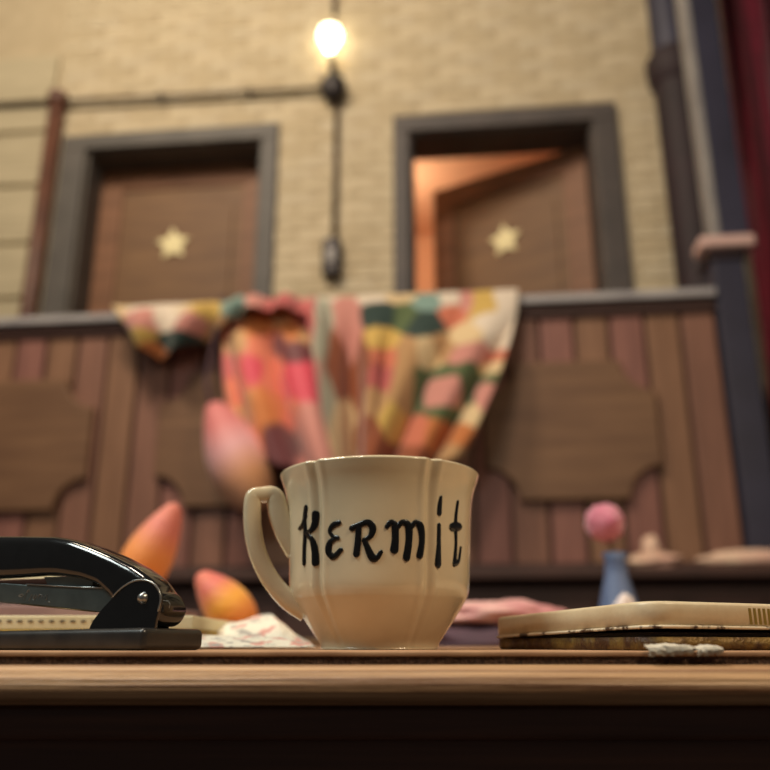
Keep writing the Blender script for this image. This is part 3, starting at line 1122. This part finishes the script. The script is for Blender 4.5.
# ================================================================== STAPLER
# local frame: x along the length (to the left in the photo, receding), y across (away from the camera), z up
SC = at_y(143, 648, .318)
SC.z = MAT_Z
sa_ = R(180 - 24)              # local +x points left and away
ST_O = (SC.x, SC.y, MAT_Z)
stp = empty('stapler', ST_O)
tag(stp, 'black enamel desk stapler with a steel rivet lying at the left desk edge', 'stapler')
ex = Vector((math.cos(sa_), math.sin(sa_), 0))
ey = Vector((math.sin(R(24)), math.cos(R(24)), 0))
stp.rotation_euler = (0, 0, 0)


def s_pix(px, py, off):
    """length and height where a pixel's ray meets the stapler's vertical plane at cross offset off"""
    r = ray(px, py)
    o = Vector((0, 0, CAM_Z)) - Vector(ST_O) - ey * off
    t = -o.dot(ey) / r.dot(ey)
    p = o + r * t
    return p.dot(ex), p.z


def s_prism(poly, y0, y1):
    """polygon in (length, height), extruded across the stapler"""
    n = len(poly)
    vs = [ex * a + ey * y0 + Vector((0, 0, b)) for a, b in poly] + [ex * a + ey * y1 + Vector((0, 0, b)) for a, b in poly]
    area2 = sum(poly[i][0] * poly[(i + 1) % n][1] - poly[(i + 1) % n][0] * poly[i][1] for i in range(n))
    fs = [tuple(range(n)), tuple(range(2 * n - 1, n - 1, -1))] + [(i, i + n, (i + 1) % n + n, (i + 1) % n) for i in range(n)]
    if area2 > 0:
        fs = [tuple(reversed(f)) for f in fs]
    m = MB()
    m.add(vs, fs)
    return m


SWID = .037
# base: pressed steel foot
base_h = s_pix(143, 627.5, 0)[1]
bl = .165
bpts = [(0, 0), (bl, 0), (bl, base_h * .8), (0, base_h)]
s_prism(bpts, 0, SWID).build('base', M_BLACKBASE, stp, bevel=.0022, segs=3)
# bracket: fan-shaped cheek plates either side, at the rear
YB = .0075
fan = [s_pix(88, 631, YB), s_pix(92, 622, YB), s_pix(100, 611, YB), s_pix(112, 598, YB), s_pix(122, 588, YB), s_pix(133, 581.5, YB), s_pix(144, 580, YB), s_pix(153, 583, YB), s_pix(159, 590, YB), s_pix(161, 599, YB), s_pix(159, 609, YB), s_pix(156, 620, YB), s_pix(154, 631, YB)]
fan = smooth_path(fan, 4)
fan = [(a, max(b, base_h * .9)) for a, b in fan]
br = s_prism(fan, YB, YB + .0016).build('bracket', M_BLACK, stp, bevel=.0005)
s_prism([(a + .010, b) for a, b in fan], SWID - .0095, SWID - .008).build('bracket', M_BLACK, stp, bevel=.0005)
# bright worn rim along the bracket's edge
rim = [ex * a + ey * (YB - .0002) + Vector((0, 0, b)) for a, b in fan[12:42]]
MB().tube(rim, .00042, 6).build('worn_edge', M_STEEL, br, smooth=True)
# rivet
rc = s_pix(143, 598, YB)
rv = MB()
prof_r = [(0, .0021), (.0009, .002), (.0016, .0015), (.0021, .0006), (.0023, 0)]
vs, fs = [], []
for i in range(20):
    a = 2 * math.pi * i / 20
    for r_, h_ in prof_r:
        vs.append(ex * (rc[0] + r_ * math.cos(a)) + Vector((0, 0, rc[1] + r_ * math.sin(a))) + ey * (YB - h_))
for i in range(20):
    j_ = (i + 1) % 20
    for k in range(len(prof_r) - 1):
        fs.append((i * 5 + k, j_ * 5 + k, j_ * 5 + k + 1, i * 5 + k + 1))
rv.add(vs, fs).build('rivet', M_STEEL, stp, smooth=True)
# magazine: steel channel between arm and base
YM = .0125
mag = [s_pix(-60, 579, YM), s_pix(27, 584.5, YM), s_pix(80, 587.5, YM), s_pix(140, 588, YM), s_pix(140, 615, YM), s_pix(95, 612, YM), s_pix(40, 606, YM), s_pix(-60, 598, YM)]
mg = s_prism(mag, YM, SWID - YM).build('magazine', M_DARKSTEEL, stp, bevel=.0006)
ed = [ex * a + ey * (YM - .0002) + Vector((0, 0, b)) for a, b in (s_pix(27, 584.3, YM), s_pix(60, 586.2, YM), s_pix(80, 587.3, YM), s_pix(114, 588, YM))]
MB().tube(ed, .00035, 6).build('edge_highlight', M_STEEL, mg, smooth=True)  # bright wire standing in for the highlight on the magazine's upper edge
ed = [ex * a + ey * (YM - .0002) + Vector((0, 0, b)) for a, b in (s_pix(20, 604.0, YM), s_pix(60, 608.2, YM), s_pix(96, 611.8, YM))]
MB().tube(ed, .0002, 6).build('lower_edge', M_GLASS_FITTING, mg, smooth=True)
# worn script engraving on the magazine (only strokes are legible)
scr = MB()
for pp in ([(19, 595.5), (22, 594), (24, 595), (21, 597), (19, 596)], [(29, 589.5), (27, 592), (25, 597), (24, 600)], [(29, 589.5), (30, 590.5), (27, 593)], [(32.5, 594), (30, 599), (29, 600.5)], [(35.5, 594), (33, 599.5), (34, 600.5), (37, 595)],
           [(40, 594), (38, 598.5)], [(40, 594.5), (42, 595), (41.5, 598)], [(43, 595), (42.5, 597), (44.5, 597.5), (46, 595)], [(47.5, 594.5), (47, 598), (46, 600)], [(48.3, 602), (50.2, 602.2)]):
    scr.tube([ex * a + ey * (YM - .00004) + Vector((0, 0, b)) for a, b in (s_pix(x_, y_, YM) for x_, y_ in pp)], .00013, 5)
scr.build('script_engraving', M_STEEL, mg)
# follower slot strip, teal-grey
st2 = [s_pix(44, 577, YM + .001), s_pix(94, 576, YM + .001), s_pix(92, 587, YM + .001), s_pix(48, 586, YM + .001)]
s_prism(st2, YM + .001, SWID - YM - .001).build('feed_channel', M_DARKSTEEL, stp)

# arm: domed cover; cross-section lofted along the length
YA = .0100
YC = SWID / 2
top_px = [(-60, 537.5), (30, 537.5), (62, 538), (80, 541), (100, 548), (120, 556.5), (140, 567), (154, 576.5), (161, 583), (167, 592)]
bot_px = [(-60, 582), (-20, 580.5), (30, 578.5), (60, 576.5), (72, 576.5), (95, 580), (112, 586), (126, 600), (138, 620), (148, 630), (160, 630), (167, 628)]
vs, fs = [], []
secs = []
for k in range(60):
    px_ = -60 + 227 * k / 59
    tp = s_pix(px_, lerp_list(top_px, px_), YC)
    bt = s_pix(px_, lerp_list(bot_px, px_), YC)
    secs.append(((tp[0] + bt[0]) / 2, max(bt[1], base_h + .0006), tp[1]))
# rounded nose at the rear
a_, b_, t_ = secs[-1]
for f_, sq in ((.0008, .95), (.0016, .86), (.0022, .72), (.0026, .5), (.0028, .25)):
    mid = (b_ + t_) / 2
    secs.append((a_ - f_, mid + (b_ - mid) * sq, mid + (t_ - mid) * sq))
NS = 24
for a_, b_, t_ in secs:
    ym = SWID / 2
    hwid = SWID / 2 - YA
    hh = (t_ - b_)
    cc = (t_ + b_) / 2
    for i in range(NS):
        a = 2 * math.pi * i / NS + math.pi / NS
        e = .34 if a_ > .012 else .34 + .3 * min(1, (.012 - a_) / .014)
        ca, sa2 = math.cos(a), math.sin(a)
        y_ = math.copysign(abs(ca) ** e, ca) * hwid
        z_ = math.copysign(abs(sa2) ** e, sa2) * hh / 2
        if z_ > 0:
            y_ *= 1 - .16 * (z_ / (hh / 2)) ** 2
        vs.append(ex * a_ + ey * (ym + y_) + Vector((0, 0, cc + z_)))
for j in range(len(secs) - 1):
    for i in range(NS):
        l = (i + 1) % NS
        fs.append((j * NS + i, (j + 1) * NS + i, (j + 1) * NS + l, j * NS + l))
fs.append(tuple(range(NS)))
fs.append(tuple((len(secs) - 1) * NS + k for k in range(NS - 1, -1, -1)))
am = MB()
am.add(vs, fs)
arm = am.build('arm', M_BLACK, stp, smooth=True)
MB().tube([ex * s_pix(x_, y_, YA)[0] + ey * (YA + .0001) + Vector((0, 0, s_pix(x_, y_, YA)[1])) for x_, y_ in ((158, 600), (163, 600.5), (168, 601), (170, 604), (169, 608))], .00014, 6).build('scratched_seam', M_STEEL, arm, smooth=True)

# ================================================================== TIN
TC = at_y(652, 640, .318)
tin_o = Vector((TC.x, TC.y, MAT_Z))
tr = Vector((.93, .3676, 0))
tl = Vector((-.3676, .93, 0))
TLEN, TWID = .19, .124
tin = empty('flat_tin', tuple(tin_o))
tag(tin, 'flat cream enamel tin with rusty brass bottom at the right desk edge', 'tin')


def rrect(x0, x1, y0, y1, r, n=7):
    pts = []
    for cx, cy, a0 in ((x0 + r, y0 + r, 180), (x1 - r, y0 + r, 270), (x1 - r, y1 - r, 0), (x0 + r, y1 - r, 90)):
        for k in range(n + 1):
            a = R(a0 + 90 * k / n)
            pts.append((cx + r * math.cos(a), cy + r * math.sin(a)))
    return pts


def lift(a, b):
    # the lid sits a little proud at the near corner
    return .0010 * max(0, 1 - a / .12) + .0030 * max(0, 1 - b / .124) - .0022


def tin_loop(layers, m, name, tilt, smooth=True, cap0=True, cap1=True, parent=None):
    """layers: (inset, z, radius) stacked rounded rectangles"""
    vs, fs = [], []
    n = None
    for ins, z, r in layers:
        pts = rrect(ins, TLEN - ins, ins, TWID - ins, max(r - ins, .002))
        n = len(pts)
        for a, b in pts:
            zz_ = z + (lift(a, b) if tilt else 0)
            vs.append(tr * a + tl * b + Vector((0, 0, zz_)))
    for j in range(len(layers) - 1):
        for i in range(n):
            l = (i + 1) % n
            fs.append((j * n + i, j * n + l, (j + 1) * n + l, (j + 1) * n + i))
    if cap0:
        fs.append(tuple(range(n - 1, -1, -1)))
    if cap1:
        fs.append(tuple((len(layers) - 1) * n + k for k in range(n)))
    o = MB().add(vs, fs).build(name, m, parent or tin, smooth=smooth)
    for p in o.data.polygons:
        if len(p.vertices) > 4:
            p.use_smooth = False
    return o


TH = at_y(652, 600, .318).z - MAT_Z - .0018
tin_loop([(.0012, 0, .012), (.0004, .0008, .012), (.0004, .0048, .012), (.003, .0050, .012)], M_RUST, 'tin_bottom', False)
tin_loop([(.0022, .004, .012), (.0022, .0066, .012)], M_SHADOWGAP, 'seam_shadow', False)  # black fill standing in for the shade in the gap under the lid
lid = tin_loop([(.0015, .0066, .012), (.0002, .0066, .012), (.0002, TH - .0013, .012), (.0006, TH - .0005, .012), (.0016, TH, .012), (.004, TH + .0002, .012)], M_TIN, 'lid', True)
rim_pts = [(a, b) for a, b in rrect(-.0002, TLEN + .0002, -.0002, TWID + .0002, .012)]
rim3 = [tr * a + tl * b + Vector((0, 0, .0068 + lift(a, b))) for a, b in rim_pts + rim_pts[:1]]
MB().tube(rim3, .00062, 8, cap=False).build('rolled_rim', M_CHIP, lid, smooth=True)
for k in range(9):
    a0 = .0475 + .0024 * k
    vs = []
    for a, z in ((a0, .0082), (a0 + .0013, .0082), (a0 + .0013, TH - .0018), (a0, TH - .0018)):
        vs.append((a, z + lift(a, 0)))
    vv = [tr * a + tl * (.0001) + Vector((0, 0, z)) for a, z in vs] + [tr * a + tl * (.0004) + Vector((0, 0, z)) for a, z in vs]
    MB().add(vv, [(0, 1, 2, 3), (7, 6, 5, 4), (0, 4, 5, 1), (1, 5, 6, 2), (2, 6, 7, 3), (3, 7, 4, 0)]).build('printed_stripe', M_GOLD, lid)


# ================================================================== SMALL THINGS ON THE DESK
def flake(name, x0, x1, ya, yb, label, seed):
    rr = random.Random(seed)
    Y = EDGE + .0058
    p0, p1 = at_y(x0, 650, Y), at_y(x1, 650, Y)
    zt, zb = at_y(x0, ya, Y).z, at_y(x0, yb, Y).z
    n = 12
    rows = []
    for j in range(5):
        row = []
        for i in range(n + 1):
            u = i / n
            tp = zt - .0005 * rr.random() - .0006 * abs(u - .5) * 2
            bo = zb + .0009 * rr.random() + .0010 * u
            v = j / 4
            z = tp + (bo - tp) * v
            yy = Y - .0006 * math.sin(math.pi * v) - .0004 * rr.random()
            if j == 0:
                yy = Y + .004
            row.append((p0.x + (p1.x - p0.x) * (u + .02 * rr.uniform(-1, 1)), yy, z))
        rows.append(row)
    org = ((p0.x + p1.x) / 2, Y, (zt + zb) / 2)
    o = MB().grid(rows).build(name, M_FLAKE, origin=org)
    s = o.modifiers.new('thickness', 'SOLIDIFY')
    s.thickness = .0006
    return tag(o, label, 'paper scrap', 'torn scraps on the mat edge')


flake('torn_scrap', 648, 692, 644, 657, 'larger torn grey scrap stuck on the mat edge before the tin', 3)
flake('torn_scrap', 697, 722, 645.5, 656.5, 'smaller torn grey scrap stuck on the mat edge before the tin', 5)

# cream pad with printed dashes under the stapler arm
pad_y = .44
p0, p1 = at_y(-90, 633, pad_y), at_y(196, 633, pad_y)
PADO = ((p0.x + p1.x) / 2, pad_y + .1, MAT_Z)
pad = empty('paper_pad', PADO)
tag(pad, 'cream paper pad on a mustard card lying behind the stapler', 'paper pad')
zt = at_y(40, 615.5, pad_y).z
zb = at_y(40, 630, pad_y).z
MB().box(p0.x, p1.x, pad_y, pad_y + .2, MAT_Z, zb).build('backing_card', M_PADCARD, pad, bevel=.0005, origin=PADO)
pg = MB().box(p0.x, p1.x - .002, pad_y + .001, pad_y + .2, zb, zt).build('pages', M_PAPER, pad, bevel=.0008, origin=PADO)
zd = at_y(20, 621, pad_y).z
for k in range(14):
    c = at_y(-2 + 10.6 * k, 621.5, pad_y)
    MB().box(c.x - .0012, c.x + .0012, pad_y + .0006, pad_y + .0012, zd - .0004, zd + .0004).build('printed_dash', M_INKGREY, pg, origin=PADO)
# mauve folder further back
fy = .62
a_, b_ = at_y(-120, 640, fy), at_y(150, 640, fy)
zt = at_y(40, 604, fy).z
fo = MB().box(a_.x, b_.x, fy, fy + .16, MAT_Z, zt).build('folder', M_MAUVE, bevel=.002, origin=((a_.x + b_.x) / 2, fy + .08, MAT_Z))
tag(fo, 'mauve card folder lying behind the cream paper pad', 'folder')


# crumpled printed sheets between stapler and mug
def sheet(name, outline, depth, m, label, seed, colour, Y=.45):
    """a curled sheet: near edge on the desk, far edge rising to the outline"""
    rows = []
    n = 44
    for j in range(22):
        v = j / 21
        row = []
        for i in range(n + 1):
            u = i / n
            x_ = outline[0][0] + (outline[-1][0] - outline[0][0]) * u
            p0 = at_y(x_ + 10, 645, Y)
            p1 = at_y(x_, lerp_list(outline, x_), Y + depth)
            k = math.sin(v * math.pi / 2)
            z = MAT_Z + .0012 + (max(p1.z, MAT_Z + .0015) - MAT_Z - .0012) * k
            z += .0025 * v * mnoise.noise(Vector((u * 5, v * 3, seed)))
            row.append((p0.x + (p1.x - p0.x) * v, Y + depth * v, max(z, MAT_Z + .0010)))
        rows.append(row)
    org = (rows[0][n // 2][0], Y, MAT_Z)
    o = MB().grid(rows).build(name, m, smooth=True, origin=org)
    s = o.modifiers.new('thickness', 'SOLIDIFY')
    s.thickness = .0005
    at = o.data.color_attributes.new('dye', 'FLOAT_COLOR', 'POINT')
    for k in range((n + 1) * 22):
        at.data[k].color = (*colour((k % (n + 1)) / n, (k // (n + 1)) / 21), 1)
    tag(o, label, 'paper', 'loose papers between stapler and mug')
    return o


PR = vcol_mat('printed_newsprint', .8, 300, 0)


def print_col(u, v):
    a = mnoise.noise(Vector((u * 9, v * 14, 2.3)))
    b = mnoise.noise(Vector((u * 6, v * 5, 9.1)))
    if a > .34:
        return q(168, 162, 154)
    if b > .22:
        return q(216, 158, 146)
    return q(232, 226, 208)


sheet('printed_sheet', [(176, 634), (205, 635), (240, 636), (270, 637), (300, 642)], .04, PR, 'flat printed sheet lying between the stapler and the mug', 4, print_col, Y=.42)
sheet('curled_sheet', [(168, 620), (190, 624), (205, 627), (235, 621), (260, 616), (272, 614), (280, 621), (292, 634), (306, 642)], .07, PR, 'curled white printed sheet rising behind the flat sheet', 8, print_col, Y=.47)

# two orange silk buds lying with their tips up behind the stapler
for (bx, by), (tx, ty), rad_px, Y, lab, cc in (
        ((122, 604), (177, 503), 27, .98, 'tall orange and pink silk bud leaning right behind the stapler', (q(226, 130, 116), q(240, 150, 80), q(240, 140, 50))),
        ((252, 636), (198, 573), 25, .86, 'short yellow and pink silk bud leaning left behind the papers', (q(222, 112, 100), q(250, 176, 60), q(240, 140, 60)))):
    bpt, tpt = at_y(bx, by, Y), at_y(tx, ty, Y)
    bo = (bpt.x, Y, MAT_Z)
    root = empty('silk_bud', bo)
    tag(root, lab, 'silk flower', 'silk buds on the desk')
    rad_m = rad_px / F * Y
    bpt.z = max(bpt.z, MAT_Z + rad_m * .4)
    bud('x', root, bpt, tpt, rad_m, *cc, bo)
    dirv = (bpt - tpt).normalized()
    e1 = Vector((bpt.x + dirv.x * .05, Y + .03, MAT_Z + .004))
    e2 = Vector((e1.x + dirv.x * .12, Y + .06, MAT_Z + .004))
    MB().tube([bpt - dirv * .01, (bpt + e1) / 2 + Vector((0, 0, -.002)), e1, e2], .004, 8).build('stem', M_STEM, root, smooth=True, origin=bo)

# blue vase with a pink pompom flower behind the tin
vy = .95
vb = at_y(618, 595, vy)
VO = (vb.x, vy, MAT_Z)
vz = empty('bud_vase', VO)
tag(vz, 'tapering blue glazed bud vase behind the tin', 'vase')
zt = at_y(617, 553, vy).z - MAT_Z
MB().lathe([(0, 0), (.027, 0), (.029, .004), (.022, zt * .4), (.013, zt * .75), (.0115, zt * .92), (.014, zt), (.011, zt), (.009, zt * .9), (.009, zt * .3), (0, zt * .3)], 24).build('vase_body', M_VASE, vz, smooth=True)
pp = at_y(605, 523, vy)
fl = empty('pompom_flower', (vb.x, vy, MAT_Z + zt))
tag(fl, 'round pink pompom flower on a thin stem standing in the blue vase', 'flower')
FO = (vb.x, vy, MAT_Z + zt)
MB().tube([(vb.x, vy, MAT_Z + zt * .35), (vb.x - .002, vy, MAT_Z + zt), (pp.x + .002, vy, pp.z - .01)], .0022, 8).build('stem', M_STEM, fl, smooth=True, origin=FO)
pm = MB()
vs, fs = [], []
for j in range(25):
    a = math.pi * j / 24
    for i in range(36):
        b = 2 * math.pi * i / 36
        d = Vector((math.sin(a) * math.cos(b), math.sin(a) * math.sin(b), math.cos(a)))
        r_ = .0215 * (1 + .14 * mnoise.noise(d * 5) + .08 * mnoise.noise(d * 14))
        vs.append(pp + d * r_)
for j in range(24):
    for i in range(36):
        l = (i + 1) % 36
        fs.append((j * 36 + i, (j + 1) * 36 + i, (j + 1) * 36 + l, j * 36 + l))
pm.add(vs, fs).build('pompom', M_POM, fl, smooth=True, origin=FO)


def lump(name, m, centre, size, label, cat, seed, amp=.25, base_z=None, matrix=None):
    vs, fs = [], []
    for j in range(29):
        a = math.pi * j / 28
        for i in range(44):
            b = 2 * math.pi * i / 44
            d = Vector((math.sin(a) * math.cos(b), math.sin(a) * math.sin(b), math.cos(a)))
            r_ = 1 + amp * mnoise.noise(d * 1.7 + Vector((seed, 0, 0))) + amp * .5 * abs(mnoise.noise(d * 4 + Vector((0, seed, 0))))
            p = Vector((d.x * size[0], d.y * size[1], d.z * size[2])) * r_
            p += Vector(centre)
            if base_z is not None:
                p.z = max(p.z, base_z)
            vs.append(p)
    for j in range(28):
        for i in range(44):
            l = (i + 1) % 44
            fs.append((j * 44 + i, (j + 1) * 44 + i, (j + 1) * 44 + l, j * 44 + l))
    bz = base_z if base_z is not None else min(v.z for v in vs)
    o = MB().add(vs, fs).build(name, m, smooth=True, origin=(centre[0], centre[1], bz), matrix=matrix)
    return tag(o, label, cat)


c = at_y(622, 594, .80)
lump('crumpled_paper', M_WHITEPAPER, (c.x, .80, MAT_Z + .020), (.015, .015, .024), 'crumpled white paper ball behind the tin at the foot of the vase', 'paper ball', 3, .35, MAT_Z)
# pink cloth over a dark purple lump standing in for its shade, between mug and tin
c = at_y(500, 628, .80)
lump('purple_shade_lump', M_CORD_AND_SHADE, (c.x, .80, MAT_Z + .006), (.074, .05, .016), 'dark purple lump for the shade under the pink cloth behind mug and tin', 'cloth', 6, .2, MAT_Z)
c = at_y(497, 612, .80)
lump('crumpled_pink_cloth', M_PINKCLOTH, (c.x, .805, MAT_Z + .0285), (.062, .04, .0125), 'crumpled rose pink cloth resting on the dark purple shade lump', 'cloth', 11, .3)

# pale things on the ledge under the railing
lz = LEDGE_Z


def ledge_at(px, ly=-.14):
    return P(px, 556, ly)[0]


cx = ledge_at(655)
kn = empty('knotted_cloth', (cx, -.14, lz), STAGE)
tag(kn, 'small cream cloth tied in an upright knot on the ledge', 'cloth')
o = lump('cloth_fold', M_CREAMCLOTH, (0, 0, .025), (.09, .05, .026), None, None, 14, .35, 0)
o.parent = kn
o.matrix_parent_inverse = Matrix()
o.location = (0, 0, 0)
o = lump('cloth_knot', M_CREAMCLOTH, (-.01, 0, .06), (.032, .032, .052), None, None, 20, .2, .02)
o.parent = kn
o.location = (-.01, 0, .02)
cx = ledge_at(752)
rows = []
lump('folded_cream_cloth', M_CREAMCLOTH, (cx, -.14, lz + .028), (.18, .05, .03), 'long folded cream and pink cloth on the ledge by the post', 'cloth', 23, .15, lz, STAGE)
